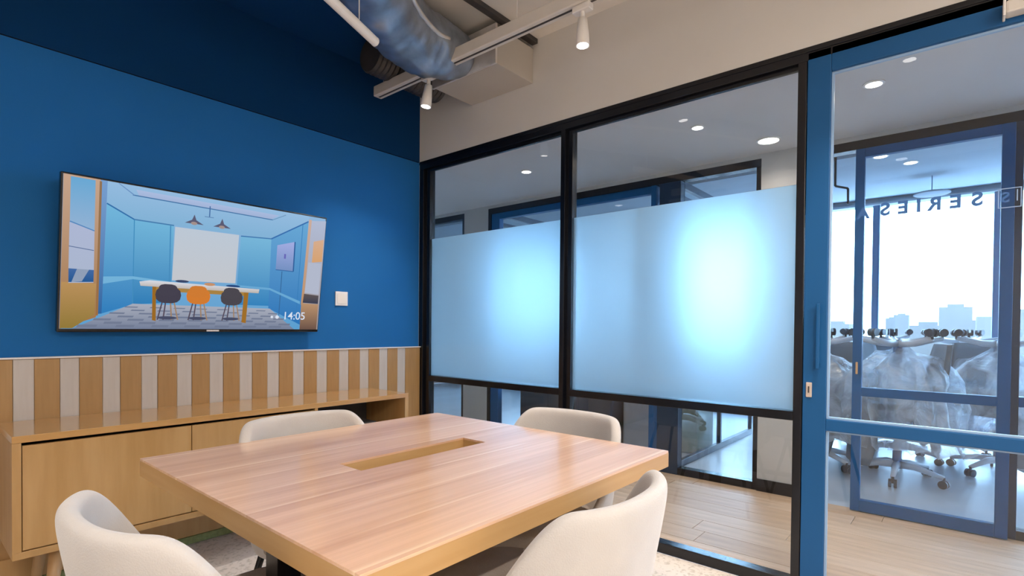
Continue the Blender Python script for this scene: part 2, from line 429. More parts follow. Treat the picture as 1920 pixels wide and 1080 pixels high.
def frame_rect(mb, x, y0, y1, z0, z1, w):
    mb.box(x, x+.001, y0, y1, z0, z0+w).box(x, x+.001, y0, y1, z1-w, z1).box(x, x+.001, y0, y0+w, z0+w, z1-w).box(x, x+.001, y1-w, y1, z0+w, z1-w)
frame_rect(lg, .0285, -3.212, -3.150, 1.578, 1.648, .003)
lg.box(.0285, .0295, -3.202, -3.199, 1.600, 1.640)
lg.out('emblem_outline', m_logo, sg)
text_mesh('emblem_mark', 'S', .050, m_letter, sg, (0, -3.170+2.92, .014), RT, bold=.001)

# ================================================================== corridor and the partition across it
def planks():
    f = empty('floor_corridor', (.77, -1.4, 0), ST)
    B('underlay', m_dark, f, (.0901, 1.47, -7, 4.2, -.05, -.012))
    wdt, lng = .172, 1.15
    pr = []
    for m in m_plank:
        mb = MB(); mb.box(0, wdt-.0022, 0, lng-.0025, -.012, 0, bev=.0012, seg=1)
        o = mb.out('plank', m, None, base=(0, 0, 0)); pr.append(o)
    used = [False]*3
    for i in range(8):
        y = -6.9 - random.random()*.9
        while y < 4.0:
            j = random.randrange(3)
            o = pr[j] if not used[j] else pr[j].copy()
            if used[j]: COL.objects.link(o)
            used[j] = True
            o.parent = f; o.location = (.0905+i*wdt-.77, y+1.4, 0)
            y += lng
planks()
B('ceiling_corridor', m_corrceil, None, (.10, 1.45, -7, 4.2, 2.372, 2.42), kind=ST)
B('wall_corridor_end', m_grey, None, (.0, 5.05, 5.0, 5.1, 0, 2.87), (.0, 5.05, -7.1, -7.0, 0, 2.87), (0, .1, .1, 5, 0, 2.87), (0, .1, -7, -4.7, 0, 2.87), kind=ST)
X2, X3 = 1.45, 1.53
B('wall_far', m_grey, None, (X2, X3, .66, 1.005, .0, 2.34), (X2, X3, -2.365, -1.957, 0, 2.34), (X2, X3, -7, 5, 2.34, 2.9), (X2, X3, 1.9, 5, 0, 2.34), kind=ST)
B('baseboard_far', m_black, None, (X2-.012, X2, .66, 1.005, 0, .09), (X2-.012, X2, -2.365, -1.957, 0, .085), kind=ST)
tf = empty('trim_2', (X2, -1, 0), ST)
def fp(y0, y1, z0=0, z1=2.283, mat=m_black, name='frame_post', dx=0): return B(name, mat, tf, (X2+dx, X3-dx, y0, y1, z0, z1), bev=.002)
fp(-1.957, .66, 2.283, 2.34, name='head_rail'); fp(-7, -2.365, 2.283, 2.34, name='head_rail'); fp(1.005, 1.9, 2.283, 2.34, name='head_rail')
fp(1.005, 1.035); fp(1.86, 1.9)
fp(.62, .66); fp(.515, .62, mat=m_doorblue, dx=.01)
fp(-1.165, -1.125, mat=m_doorblue); fp(-1.20, -1.37, mat=m_navy)
fp(-1.957, -1.925)
for a, b_ in ((-1.125, .515), (1.035, 1.86), (-1.925, -1.37)):
    fp(a, b_, 0, .055, name='bottom_rail')
    if a != -1.925: fp(a, b_, .745, .785, name='middle_rail')
    if a == -1.125: fp(a, b_, 2.225, 2.283, mat=m_doorblue, name='inner_head_rail', dx=.012)
    w = empty('window_%d' % {-1.125: 3, 1.035: 4, -1.925: 5}[a], (X2+.04, (a+b_)/2, 0), ST)
    if a != -1.925:
        B('clear_pane', m_glass, w, (X2+.037, X2+.043, a, b_, .785, 2.283)); B('lower_pane', m_glass, w, (X2+.037, X2+.043, a, b_, .055, .745))
    else: B('clear_pane', m_glass, w, (X2+.037, X2+.043, a, b_, .055, 2.283))
# sliding door of the office across the corridor
d2 = empty('door_2', (X2-.02, -2.87, 0), ST)
a, b_ = -3.26, -2.527
B('door_stile', m_doorblue, d2, (X2-.05, X2-.008, b_-.05, b_, .006, 2.27), bev=.003)
B('door_stile', m_doorblue, d2, (X2-.05, X2-.008, a, a+.055, .006, 2.27), bev=.003)
B('top_rail', m_doorblue, d2, (X2-.05, X2-.008, a+.055, b_-.05, 2.215, 2.27), bev=.003)
B('middle_rail', m_doorblue, d2, (X2-.05, X2-.008, a+.055, b_-.05, .728, .782), bev=.003)
B('bottom_rail', m_doorblue, d2, (X2-.05, X2-.008, a+.055, b_-.05, .006, .078), bev=.003)
B('door_pane', m_glass, d2, (X2-.032, X2-.026, a+.055, b_-.05, .078, .728), (X2-.032, X2-.026, a+.055, b_-.05, .782, 2.215))
B('pull_handle', m_brass, d2, (X2-.062, X2-.049, -2.558, -2.546, .865, .94), bev=.003)
fp(-3.295, -3.255, mat=m_navy)
for a, b_ in ((-4.4, -3.295), (-5.5, -4.44), (-7, -5.54)):
    fp(a, b_, 0, .05, name='bottom_rail', mat=m_dark); fp(a, b_, .728, .782, name='middle_rail', mat=m_doorblue)
    fp(a-.04, a)
    w = empty('window_%d' % {-4.4: 6, -5.5: 7, -7: 8}[a], (X2+.04, (a+b_)/2, 0), ST)
    B('clear_pane', m_glass, w, (X2+.037, X2+.043, a, b_, .782, 2.283)); B('lower_pane', m_glass, w, (X2+.037, X2+.043, a, b_, .05, .728))

# ================================================================== office behind
XW = 5.0
B('floor_office', m_offfloor, None, (1.4701, XW+.1, -7, 5, -.05, -.002), kind=ST)
B('ceiling_office', m_offceil, None, (X3, 3.05, -7, 5, 2.80, 2.87), (3.05, XW+.1, -7, 5, 2.68, 2.87), kind=ST)
B('wall_office_window', m_offwall, None, (XW, XW+.12, .45, 2.5, 0, 2.62), (XW, XW+.12, 3.6, 5, 0, 2.62), (XW, XW+.12, -7, 5, 2.62, 2.87), kind=ST)
tw = empty('trim_3', (XW, -2, 0), ST)
B('wall_spandrel', m_offwall, None, (XW+.04, XW+.12, -1.16, .45, 0, .98), (XW+.04, XW+.12, 2.5, 3.6, 0, 1.05), kind=ST)  # low walls added to block the brightness of the window bottoms
m_mull = pbr('blue_grey_mullion', (.10, .19, .33), .5)
ys = [-6.49, -5.43, -4.37, -3.31, -2.25, -1.19, -.13, 3.05]
for y in ys: B('mullion', m_mull, tw, (XW-.02, XW+.08, y-.035, y+.035, 0, 2.60), bev=.004)
for a, b_ in ((-7, .45), (2.5, 3.6)):
    B('transom', m_mull, tw, (XW+.01, XW+.06, a, b_, .78, .83)); B('sill_rail', m_mull, tw, (XW-.02, XW+.08, a, b_, 0, .12)); B('window_head', m_offceil, tw, (XW-.06, XW+.1, a, b_, 2.60, 2.62))
w = empty('window_9', (XW+.04, -3.4, 0), ST); B('clear_pane', m_extglass, w, (XW+.015, XW+.021, -7, .45, .12, 2.60))
w = empty('window_10', (XW+.04, 3.3, 0), ST); B('clear_pane', m_extglass, w, (XW+.015, XW+.021, 2.5, 3.6, .12, 2.60))
# glass cross partitions of the rooms
for n_, y in enumerate((-1.285, .63)):
    t_ = empty('trim_%d' % (4+n_), (2.5, y, 0), ST)
    for z0, z1 in ((0, .055), (2.19, 2.22), (2.283, 2.34)):
        B('cross_rail', m_navy, t_, (X3, 3.6, y-.02, y+.02, z0, z1), bev=.002)
    for x in (2.6, 3.56): B('frame_post', m_navy, t_, (x, x+.035, y-.02, y+.02, .055, 2.283), bev=.002)
    w = empty('window_%d' % (11+n_), (2.5, y, 0), ST); B('clear_pane', m_glass, w, (X3, 3.6, y-.003, y+.003, .055, 2.283))

# ================================================================== furniture
# ---- meeting table
TZ = .74
tx0, tx1, ty0, ty1 = -2.06, -.890, -2.335, -1.205
hx0, hx1, hy0, hy1 = -1.70, -1.20, -1.805, -1.695
tb = tag(empty('meeting_table', (-1.49, -1.77, 0)), 'square wooden meeting table with a cable slot cut in its centre', 'table')
def ring_slab(z0, z1, bev=0):
    mb = MB(); bm = mb.bm
    o = [(tx0, ty0), (tx1, ty0), (tx1, ty1), (tx0, ty1)]; h = [(hx0, hy0), (hx1, hy0), (hx1, hy1), (hx0, hy1)]
    vs2 = []
    for z in (z0, z1): vs2.append(([bm.verts.new((x, y, z)) for x, y in o], [bm.verts.new((x, y, z)) for x, y in h]))
    for i in range(4):
        j = (i+1) % 4
        bm.faces.new((vs2[1][0][i], vs2[1][0][j], vs2[1][1][j], vs2[1][1][i]))
        bm.faces.new((vs2[0][0][i], vs2[0][1][i], vs2[0][1][j], vs2[0][0][j]))
        bm.faces.new((vs2[0][0][i], vs2[0][0][j], vs2[1][0][j], vs2[1][0][i]))
        bm.faces.new((vs2[0][1][i], vs2[1][1][i], vs2[1][1][j], vs2[0][1][j]))
    if bev:
        es = [e for e in bm.edges if all(v.co.z == z1 for v in e.verts) and all(v in vs2[1][0] for v in e.verts)] + [e for e in bm.edges if e.verts[0].co.xy == e.verts[1].co.xy and e.verts[0] in vs2[0][0]+vs2[1][0]]
        bmesh.ops.bevel(bm, geom=es, offset=bev, segments=3, profile=.5, affect='EDGES')
    return mb
tp = ring_slab(TZ-.006, TZ, bev=.003).out('tabletop', m_table, tb)
ring_slab(TZ-.052, TZ-.0062).out('table_edge', m_tedge, tb)
B('cable_trough', m_trough, tb, (hx0-.012, hx0, hy0-.012, hy1+.012, .44, .687), (hx1, hx1+.012, hy0-.012, hy1+.012, .44, .687), (hx0, hx1, hy0-.012, hy0, .44, .687), (hx0, hx1, hy1, hy1+.012, .44, .687), (hx0, hx1, hy0, hy1, .43, .44))
for s in (-1, 1):
    lx = -1.4825+s*.42
    m_ = MB()
    m_.box(lx-.03, lx+.03, -2.05, -1.49, .66, .688)
    m_.box(lx-.03, lx+.03, -2.12, -1.42, 0, .025, bev=.004)
    m_.box(lx-.03, lx+.03, -1.80, -1.74, .025, .66)
    m_.out('leg', m_black, tb)

# ---- sideboard
sx0, sx1, sy0, sy1, sz0, sz1 = -2.252, -.442, -.44, -.026, .27, .725
sb = tag(empty('sideboard', (-1.35, -.23, 0)), 'long low oak sideboard standing against the striped wainscot', 'sideboard')
th = .026
B('top_panel', m_oaktop, sb, (sx0, sx1, sy0, sy1, sz1-th, sz1), bev=.0015)
B('bottom_panel', m_oak, sb, (sx0, sx1, sy0, sy1, sz0, sz0+th), bev=.0015)
B('side_panel', m_oak, sb, (sx0, sx0+th, sy0, sy1, sz0+th, sz1-th)); B('side_panel', m_oak, sb, (sx1-th, sx1, sy0, sy1, sz0+th, sz1-th))
B('divider', m_oak, sb, (-1.066, -1.050, sy0, sy1, sz0+th, sz1-th))
B('back_panel', m_cab, sb, (sx0+th, sx1-th, sy1-.008, sy1, sz0+th, sz1-th))
B('open_shelf', m_oak, sb, (-1.050, sx1-th, sy0+.01, sy1-.008, .48, .496))
for x0, x1 in ((sx0+th+.003, -1.660), (-1.657, -1.069)):
    B('door_panel', m_oak, sb, (x0, x1, sy0+.004, sy0+.022, sz0+th+.004, sz1-th-.012), bev=.001)
for x in (sx0+.14, sx1-.14):
    for y in (sy0+.07, sy1-.07):
        dxx = -.035 if x < -1.3 else .035
        MB().tube([(x, y, sz0), (x+dxx, y-(.02 if y < -.2 else 0), 0)], [.026, .015], n=20).out('leg', m_oakleg, sb, smooth=True)
# black box inside the open bay
bx = tag(B('media_box', m_cab, None, (-.98, -.62, -.36, -.12, .497, .565), bev=.004), 'dark flat device box lying in the open bay of the oak sideboard', 'box')

# ---- television
tv = tag(empty('television', (-2.066, -.07, 1.10), local=True), 'wall mounted flat television showing a blue meeting room picture', 'television')
TW, TH = 1.224, math.hypot(.10, .678)
tilt = math.atan2(.10, .678)
tv.rotation_euler = (tilt, 0, 0)       # local: x right, z up along screen, -y towards the viewer
B_ = MB().box(0, TW, 0, .035, 0, TH, bev=.004); B_.out('housing', m_bezel, tv, base=(0, 0, 0))
MB().box(.32, .92, .035, .06, .1, .5, bev=.01).out('rear_cover', m_bezel, tv, base=(0, 0, 0))
MB().box(.60, .66, -.0015, 0, .004, .012).out('bezel_badge', m_plate, tv, base=(0, 0, 0))
# the picture on the screen: flat coloured shapes
cols = []
def srgb(c):
    return tuple(((v/255)/12.92 if v/255 <= .04045 else ((v/255+.055)/1.055)**2.4) for v in c)
scr = bmesh.new(); scl = scr.loops.layers.float_color.new('Col'); layer = [0]
bz, bb = .008, .016
def uvp(u, v): return (bz+u*(TW-2*bz), -.0006-.00006*layer[0], bb+v*(TH-bb-bz))
def P(pts, c, c2=None):
    layer[0] += 1
    vs_ = [scr.verts.new(uvp(min(max(u, 0), 1), min(max(v, 0), 1))) for u, v in pts]
    f = scr.faces.new(vs_)
    v0, v1 = min(p[1] for p in pts), max(p[1] for p in pts)
    for lp, p in zip(f.loops, pts):
        t = (p[1]-v0)/(v1-v0+1e-6)
        a = srgb(c); b = srgb(c2 or c)
        lp[scl] = tuple(a[i]*(1-t)+b[i]*t for i in range(3))+(1,)
def line(p, q, w, c):
    d = Vector((q[0]-p[0], (q[1]-p[1])*.56)); n = Vector((-d.y, d.x)).normalized()*w/2
    P([(p[0]+n.x, p[1]+n.y/.56), (p[0]-n.x, p[1]-n.y/.56), (q[0]-n.x, q[1]-n.y/.56), (q[0]+n.x, q[1]+n.y/.56)], c)
P([(0, 0), (1, 0), (1, 1), (0, 1)], (95, 165, 215), (150, 190, 228))
P([(.12, .85), (.213, .77), (.74, .76), (.912, .955), (.912, 1), (.107, 1)], (135, 185, 222), (155, 195, 232))
P([(.215, .975), (.77, .962), (.735, .922), (.225, .935)], (165, 185, 222), (178, 196, 232))
line((.205, .935), (.74, .918), .004, (70, 120, 170)); line((.16, 1), (.21, .935), .004, (110, 150, 200)); line((.74, .918), (.80, .975), .003, (110, 150, 190))
P([(.126, .853), (.213, .77), (.219, .175), (.122, .106)], (50, 130, 195), (120, 190, 228))
P([(.213, .77), (.347, .769), (.348, .2), (.219, .175)], (50, 130, 190), (118, 188, 226))
P([(.606, .752), (.74, .762), (.748, .2), (.601, .2)], (55, 135, 195), (125, 190, 226))
P([(.74, .762), (.912, .952), (.912, .038), (.748, .18)], (45, 120, 190), (110, 175, 222))
line((.126, .853), (.213, .77), .005, (55, 115, 175)); line((.213, .77), (.347, .765), .005, (75, 130, 180)); line((.606, .752), (.74, .762), .005, (70, 125, 180)); line((.74, .762), (.912, .952), .006, (60, 115, 180))
line((.213, .77), (.219, .18), .003, (70, 145, 195)); line((.885, .92), (.885, .1), .003, (60, 130, 190)); line((.80, .50), (.80, .12), .004, (60, 110, 160)); line((.335, .76), (.34, .35), .004, (75, 145, 195))
P([(.121, .36), (.216, .375), (.348, .352), (.348, .335), (.216, .355), (.121, .31)], (120, 185, 225)); P([(.6, .36), (.748, .352), (.90, .25), (.90, .225), (.748, .335), (.6, .345)], (110, 175, 220))
P([(.101, .10), (.122, .106), (.126, 1), (.105, 1)], (50, 105, 165), (125, 165, 215))
P([(.351, .757), (.598, .758), (.595, .372), (.349, .365)], (203, 206, 212), (196, 208, 222))
P([(.036, .0), (.219, .181), (.755, .177), (.880, .0)], (120, 132, 158), (175, 180, 195))
for r in range(7):
    v = .012+.165*(1-(1-r/7)**1.0); w = .006+.011*(1-r/7)
    for cidx in range(14):
        t = cidx/14; 
        if (cidx+r) % 2: continue
        l = .036+(.219-.036)*v/.18; rgt = .88-(.125)*v/.18
        uu = l+(rgt-l)*t; ww = (rgt-l)/14
        P([(uu, v), (uu+ww, v), (uu+ww+.004, v+w), (uu+.004, v+w)], (118, 128, 152))
P([(0, 0), (.105, .08), (.105, 1), (0, 1)], (165, 120, 70), (205, 170, 145))
P([(.002, .31), (.102, .309), (.100, .099), (.036, .004), (.002, .004)], (150, 125, 60), (192, 150, 95))
P([(.02, .99), (.09, .99), (.094, .315), (.022, .305)], (185, 195, 220), (110, 175, 220))
P([(.02, .70), (.092, .66), (.094, .40), (.021, .40)], (178, 190, 215), (180, 190, 220)); P([(.021, .40), (.094, .40), (.094, .32), (.022, .31)], (35, 90, 150), (70, 110, 170)); P([(.03, .31), (.06, .32), (.08, .40), (.045, .40)], (150, 165, 190))
line((.02, .545), (.092, .53), .003, (100, 120, 160)); line((.021, .705), (.092, .66), .004, (90, 140, 195))
P([(.104, .09), (.111, .094), (.109, .99), (.102, .99)], (160, 115, 70), (150, 120, 90))
P([(.768, .716), (.851, .762), (.853, .507), (.768, .51)], (120, 150, 200), (170, 180, 235)); line((.768, .51), (.853, .507), .004, (60, 110, 170)); line((.853, .507), (.851, .762), .006, (50, 100, 160)); P([(.803, .65), (.812, .65), (.812, .61), (.803, .61)], (110, 110, 190))
P([(.912, .96), (1, .98), (1, 0), (.912, 0)], (165, 155, 155), (185, 195, 220)); P([(.925, .6), (.992, .6), (.992, .32), (.918, .33)], (185, 192, 212)); P([(.912, .97), (.926, .97), (.916, .23), (.903, .22)], (195, 150, 110), (210, 180, 165))
P([(.944, .786), (.996, .815), (.996, .617), (.943, .601)], (222, 168, 118), (222, 180, 150)); P([(.915, .32), (.992, .31), (.992, .235), (.912, .24)], (60, 65, 85), (100, 90, 90)); P([(.905, .235), (.994, .231), (.994, .0), (.906, .0)], (110, 85, 75), (190, 150, 115))
P([(.281, .315), (.294, .315), (.298, .06), (.285, .066)], (160, 110, 40)); P([(.633, .31), (.653, .31), (.649, .051), (.63, .058)], (165, 115, 45)); P([(.294, .31), (.633, .305), (.633, .275), (.294, .28)], (175, 135, 70))
P([(.237, .342), (.271, .355), (.70, .336), (.697, .303), (.241, .312)], (195, 185, 175), (225, 228, 238))
def blob(cx_, cy_, rx, ry, c, n=14, p=2.0):
    pts = []
    for i in range(n):
        a = 2*pi*i/n; ca, sa = cos(a), sin(a)
        pts.append((cx_+rx*abs(ca)**(2/p)*(1 if ca > 0 else -1), cy_+ry*abs(sa)**(2/p)*(1 if sa > 0 else -1)))
    P(pts, c)
blob(.385, .362, .025, .010, (60, 75, 110)); blob(.49, .352, .022, .012, (205, 150, 110)); blob(.585, .350, .03, .009, (40, 75, 130))
for cx_, c1, c2_ in ((.338, (72, 68, 82), 0), (.449, (218, 128, 52), 0), (.582, (78, 74, 82), 0)):
    for dx_ in (-.028, -.012, .012, .030):
        line((cx_+dx_*.7, .21), (cx_+dx_*1.25, .07), .005, (165, 135, 110) if dx_ > 0 else (90, 80, 95))
    blob(cx_, .085, .035, .012, (75, 80, 105))
    blob(cx_, .255, .046, .062, c1, p=2.6); blob(cx_-.002, .29, .034, .045, tuple(int(v*.97+4) for v in c1), p=3)
for cx_ in (.417, .524):
    P([(cx_, .865), (cx_+.008, .825), (cx_+.036, .797), (cx_-.034, .797), (cx_-.008, .825)], (95, 95, 120)); blob(cx_, .80, .012, .012, (170, 150, 145))
line((.4735, .944), (.4735, .862), .004, (70, 110, 165)); line((.455, .862), (.49, .862), .003, (100, 140, 185))
me = bpy.data.meshes.new('screen_picture'); scr.to_mesh(me); scr.free()
m_scr, nt, out = newmat('screen_picture'); at = nt.nodes.new('ShaderNodeAttribute'); at.attribute_name = 'Col'
em = nt.nodes.new('ShaderNodeEmission'); em.inputs[1].default_value = .74
nt.links.new(at.outputs[0], em.inputs[0]); nt.links.new(em.outputs[0], out.inputs[0])
me.materials.append(m_scr)
so = bpy.data.objects.new('screen_picture', me); COL.objects.link(so); so.parent = tv
m_time = emit('screen_clock_white', (.75, .82, .95), .75)
RS = Matrix(((1, 0, 0), (0, 0, -1), (0, 1, 0))).to_4x4()
text_mesh('screen_clock', '14:05', .062, m_time, so, (uvp(.872, 0)[0], -.0105, uvp(0, .118)[2]), RS, extr=.0002, bold=.0004)
ob = MB()
ob.lathe([(.0, -.0003), (.010, -.0003), (.010, .0003), (0, .0003)], n=16)
ob.lathe([(.0, -.0003), (.007, -.0003), (.007, .0003), (0, .0003)], c=(-.03, 0, 0), n=16)
o = ob.out('screen_icon', m_time, None, base=(0, 0, 0)); o.parent = so; o.rotation_euler = (pi/2, 0, 0); o.location = (uvp(.789, 0)[0], -.0105, uvp(0, .108)[2])
bk = tag(B('wall_bracket', m_black, None, (-1.72, -1.18, -.05, -.0005, 1.28, 1.56), bev=.004), 'black wall bracket carrying the television on the blue wall', 'bracket')
for x in (-1.60, -1.34): B('bracket_arm', m_black, bk, (x, x+.04, -.085, -.05, 1.3, 1.5))
sw = tag(B('switch_plate', m_plate, None, (-.685, -.597, -.009, 0, 1.268, 1.358), bev=.002), 'white square switch plate on the blue wall right of the television', 'switch')
B('rocker', m_headw, sw, (-.672, -.610, -.0115, -.009, 1.281, 1.345), bev=.001)

# ---- upholstered tub chairs
def shell_mesh():
    mb = MB()
    A, Bk, TK = .292, .252, .044
    nT = 30; rows = []
    thm = radians(112)
    for i in range(nT+1):
        th_ = -thm + 2*thm*i/nT
        a = abs(th_)
        s = min(1, max(0, (a-radians(42))/(radians(107)-radians(42)))); s = s*s*(3-2*s)
        ztop = .80-.31*s
        zb = .385
        sg = 1 if th_ > 0 else -1
        px = abs(sin(a))**.85*sg if a <= pi/2 else sg*(1-.25*(a-pi/2))
        py = -abs(cos(a))**.85 if a <= pi/2 else (a-pi/2)*1.0
        nrm = Vector((sin(th_), -cos(th_), 0))
        tk = TK*(1-.35*s)
        row = []
        def pt(z, off):
            f = .84+.16*min(1, max(0, (z-.385)/.38))**.7
            lean = -.035*max(0, (z-.45)/.35)*max(0, cos(a))
            c = Vector((px*A*f, py*Bk*f+lean, z))
            return c + nrm*off
        H = ztop-zb
        for t in (0, .12, .3, .5, .7, .85): row.append(pt(zb+H*t, 0))
        row.append(pt(ztop-.018, -.001)); row.append(pt(ztop-.005, -tk*.2)); row.append(pt(ztop, -tk*.5)); row.append(pt(ztop-.005, -tk*.8)); row.append(pt(ztop-.018, -tk*.98))
        for t in (.85, .7, .5, .3, .12, 0): row.append(pt(zb+H*t, -tk*1.0))
        rows.append(row)
    vv = mb.grid(rows, closed_v=True)
    mb.bm.faces.new(vv[0]); mb.bm.faces.new(vv[-1][::-1])
    return mb
def pad(a, b, z0, z1, cy_=0, n=28, p=3.2, crown=.012, rr=.02):
    mb = MB(); rings = []
    prof = [(1-.06, z0), (1-.015, z0+rr*.4), (1, z0+rr), (1, z1-rr), (1-.02, z1-rr*.3), (1-.08, z1), (.6, z1+crown*.7), (.25, z1+crown)]
    rows = []
    for s, z in prof:
        row = []
        for k in range(n):
            t = 2*pi*k/n; c, s_ = cos(t), sin(t)
            row.append((a*s*abs(c)**(2/p)*(1 if c > 0 else -1), cy_+b*s*abs(s_)**(2/p)*(1 if s_ > 0 else -1), z))
        rows.append(row)
    vv = mb.grid(rows, closed_v=True)
    mb.bm.faces.new(vv[0][::-1]); mb.bm.faces.new(vv[-1])
    return mb
def tub_chair():
    r = empty('upholstered_chair', (0, 0, 0), local=True)
    sh = shell_mesh().out('backrest', m_fabric, r, smooth=True, base=(0, 0, 0))
    md = sh.modifiers.new('s', 'SUBSURF'); md.levels = 1; md.render_levels = 2
    st = pad(.250, .270, .400, .492, cy_=.062).out('seat', m_fabgrey, r, smooth=True, base=(0, 0, 0))
    md = st.modifiers.new('s', 'SUBSURF'); md.levels = 1; md.render_levels = 2
    for sx in (-1, 1):
        for sy in (-1, 1):
            MB().tube([(sx*.15, sy*.15, .40), (sx*.235, sy*.235, 0)], [.013, .008], n=14).out('leg', m_black, r, smooth=True, base=(0, 0, 0))
    B('seat_frame', m_black, r, (-.17, .17, -.17, .17, .375, .396))
    return r
c0 = tub_chair()
spec = [((-2.072, -1.875), -radians(87), 'cream upholstered tub chair nearest the left edge, its back to the sideboard end', None),
        ((-1.545, -2.305), radians(3), 'cream upholstered tub chair at the near right side of the table, back to viewer', None),
        ((-1.525, -1.355), pi, 'cream upholstered tub chair between the table and the oak sideboard', None),
        ((-.955, -1.86), pi/2, 'cream upholstered tub chair between the table and the frosted glass partition', None)]
for i, ((x, y), rz, lab, _) in enumerate(spec):
    c = c0 if i == 0 else copy_tree(c0)
    c.location = (x, y, 0); c.rotation_euler = (0, 0, rz)
    tag(c, lab, 'chair', 'upholstered chairs around the meeting table')

# ================================================================== ceiling services
# plenum box on the white wall
pb = tag(empty('duct_plenum', (-.2, -.79, 2.61)), 'beige painted rectangular air plenum box high on the white wall', 'duct')
B('plenum_box', m_duct, pb, (-.33, 0, -1.052, -.535, 2.613, 2.822), bev=.004)
B('flange', m_tape, pb, (-.345, -.33, -1.058, -.529, 2.607, 2.828), bev=.002)
ch_ = tag(B('ceiling_channel', m_dark, None, (-1.4, -.001, -1.085, -1.045, 2.842, 2.869)), 'dark narrow cable channel on the ceiling above the beige plenum box', 'cable channel')  # dark strip paints the shade between plenum top and ceiling
# foil covered flexible duct
path = [(-2.3, -1.75, 2.69), (-1.75, -1.42, 2.69), (-1.35, -1.16, 2.685), (-1.05, -.955, 2.68), (-.86, -.85, 2.68), (-.68, -.79, 2.685), (-.50, -.785, 2.70), (-.345, -.79, 2.715)]
def smooth_path(p, n=6):
    p = [Vector(q) for q in p]; r = []
    for i in range(len(p)-1):
        a = p[max(i-1, 0)]; b = p[i]; c = p[i+1]; d = p[min(i+2, len(p)-1)]
        for k in range(n):
            t = k/n
            r.append(.5*((2*b)+(c-a)*t+(2*a-5*b+4*c-d)*t*t+(3*b-a-3*c+d)*t**3))
    r.append(p[-1]); return r
sp = smooth_path(path, 8)
mb = MB(); random.seed(3)
NS = len(sp)
mb.tube(sp, [(.165 if i < NS-14 else .165-.055*((i-(NS-14))/13)**1.5)+.003*sin(i*1.9) for i in range(NS)], n=56)
for v in mb.bm.verts:
    n_ = noise.noise(v.co*9)*.014+noise.noise(v.co*25)*.007
    v.co.z = min(v.co.z+n_, 2.862); v.co.y += n_*.5
fd = mb.out('foil_duct', m_foil, None, smooth=True)
tag(fd, 'crumpled silver foil insulated flexible duct curving under the ceiling', 'duct')
# taped seam that runs along the duct
seam = MB(); 
for q0, q1 in zip(sp, sp[1:]):
    t = (q1-q0).normalized(); sd = t.cross(Vector((0, 0, 1))).normalized()
    pass
pts_ = []
for i in range(NS-12):
    t = (sp[min(i+1, NS-1)]-sp[i]).normalized(); sd = t.cross(Vector((0, 0, 1))).normalized()
    pts_.append(sp[i]+sd*.166*cos(.12)-Vector((0, 0, 1))*.166*sin(.12))
seam.tube(pts_, .011, n=8)
seam.out('taped_seam', m_tape, fd, smooth=True, base=tuple(fd['_b']))
# dark ribbed collar behind the foil duct
rb = MB()
pts = []; rd = []
for i in range(34):
    t = i/33; pts.append((-.68+.54*t, -.36+.02*t, 2.745)); rd.append(.105 if i % 2 else .097)
rb.tube(pts, rd, n=36)
tag(rb.out('ribbed_duct', m_dark, None, smooth=False), 'dark ribbed flexible duct running behind the silver foil duct', 'duct')

TRX, TRZ = -.51, 2.60
tk = tag(empty('track_rail', (TRX, -1.5, TRZ)), 'white suspended lighting track running parallel to the glass partition', 'track')
B('rail', m_trackw, tk, (TRX-.030, TRX+.030, -3.9, -.195, TRZ-.012, TRZ+.052), bev=.006)
B('rail_slot', m_dark, tk, (TRX-.006, TRX+.006, -3.88, -.215, TRZ-.0135, TRZ-.0118))
B('side_conduit', m_trackw, tk, (TRX+.031, TRX+.052, -1.62, -.75, TRZ+.022, TRZ+.046), bev=.003)
for y in (-.26, -1.35, -2.6, -3.7): MB().tube([(TRX, y, TRZ+.05), (TRX, y, CZ)], .0022, n=6).out('hanger_wire', m_headw, tk)
def spot_head(x, y, z, lab, tiltx=0., tilty=0., grp='spot heads on the lighting tracks', energy=SPOT_W):
    s = empty('track_spotlight', (x, y, z), local=True)
    MB().box(-.020, .020, -.045, .045, -.030, 0, bev=.004).out('adapter', m_headw, s, base=(0, 0, 0))
    MB().tube([(0, 0, -.03), (0, 0, -.062)], .011, n=12).out('stem', m_headw, s, base=(0, 0, 0))
    hd = MB().lathe([(.012, 0.0), (.021, -.004), (.0285, -.075), (.031, -.128), (.0265, -.128), (.0255, -.120), (.0, -.120)], n=28).out('lamp_head', m_headw, s, smooth=True, base=(0, 0, 0))
    hd.location = (0, 0, -.058); hd.rotation_euler = (tiltx, tilty, 0)
    ln = MB().lathe([(0, -.1275), (.026, -.1275), (.026, -.1225), (0, -.1225)], n=24).out('lens', m_lens, hd, base=(0, 0, 0))
    l = lamp('SPOT', 'spot_lamp', (0, 0, -.135), hd, energy=energy, color=WARM, spot_size=radians(112), spot_blend=.9, shadow_soft_size=.03)
    tag(s, lab, 'spotlight', grp)
    return s
spot_head(TRX, -.69, TRZ-.012, 'white cylinder spotlight nearest the blue wall on the suspended track', radians(4), radians(6))
spot_head(TRX, -1.735, TRZ-.012, 'white cylinder spotlight second from the blue wall on the suspended track', radians(-3), radians(3))
spot_head(TRX, -2.85, TRZ-.012, 'white cylinder spotlight on the suspended track out of frame above the blue door')
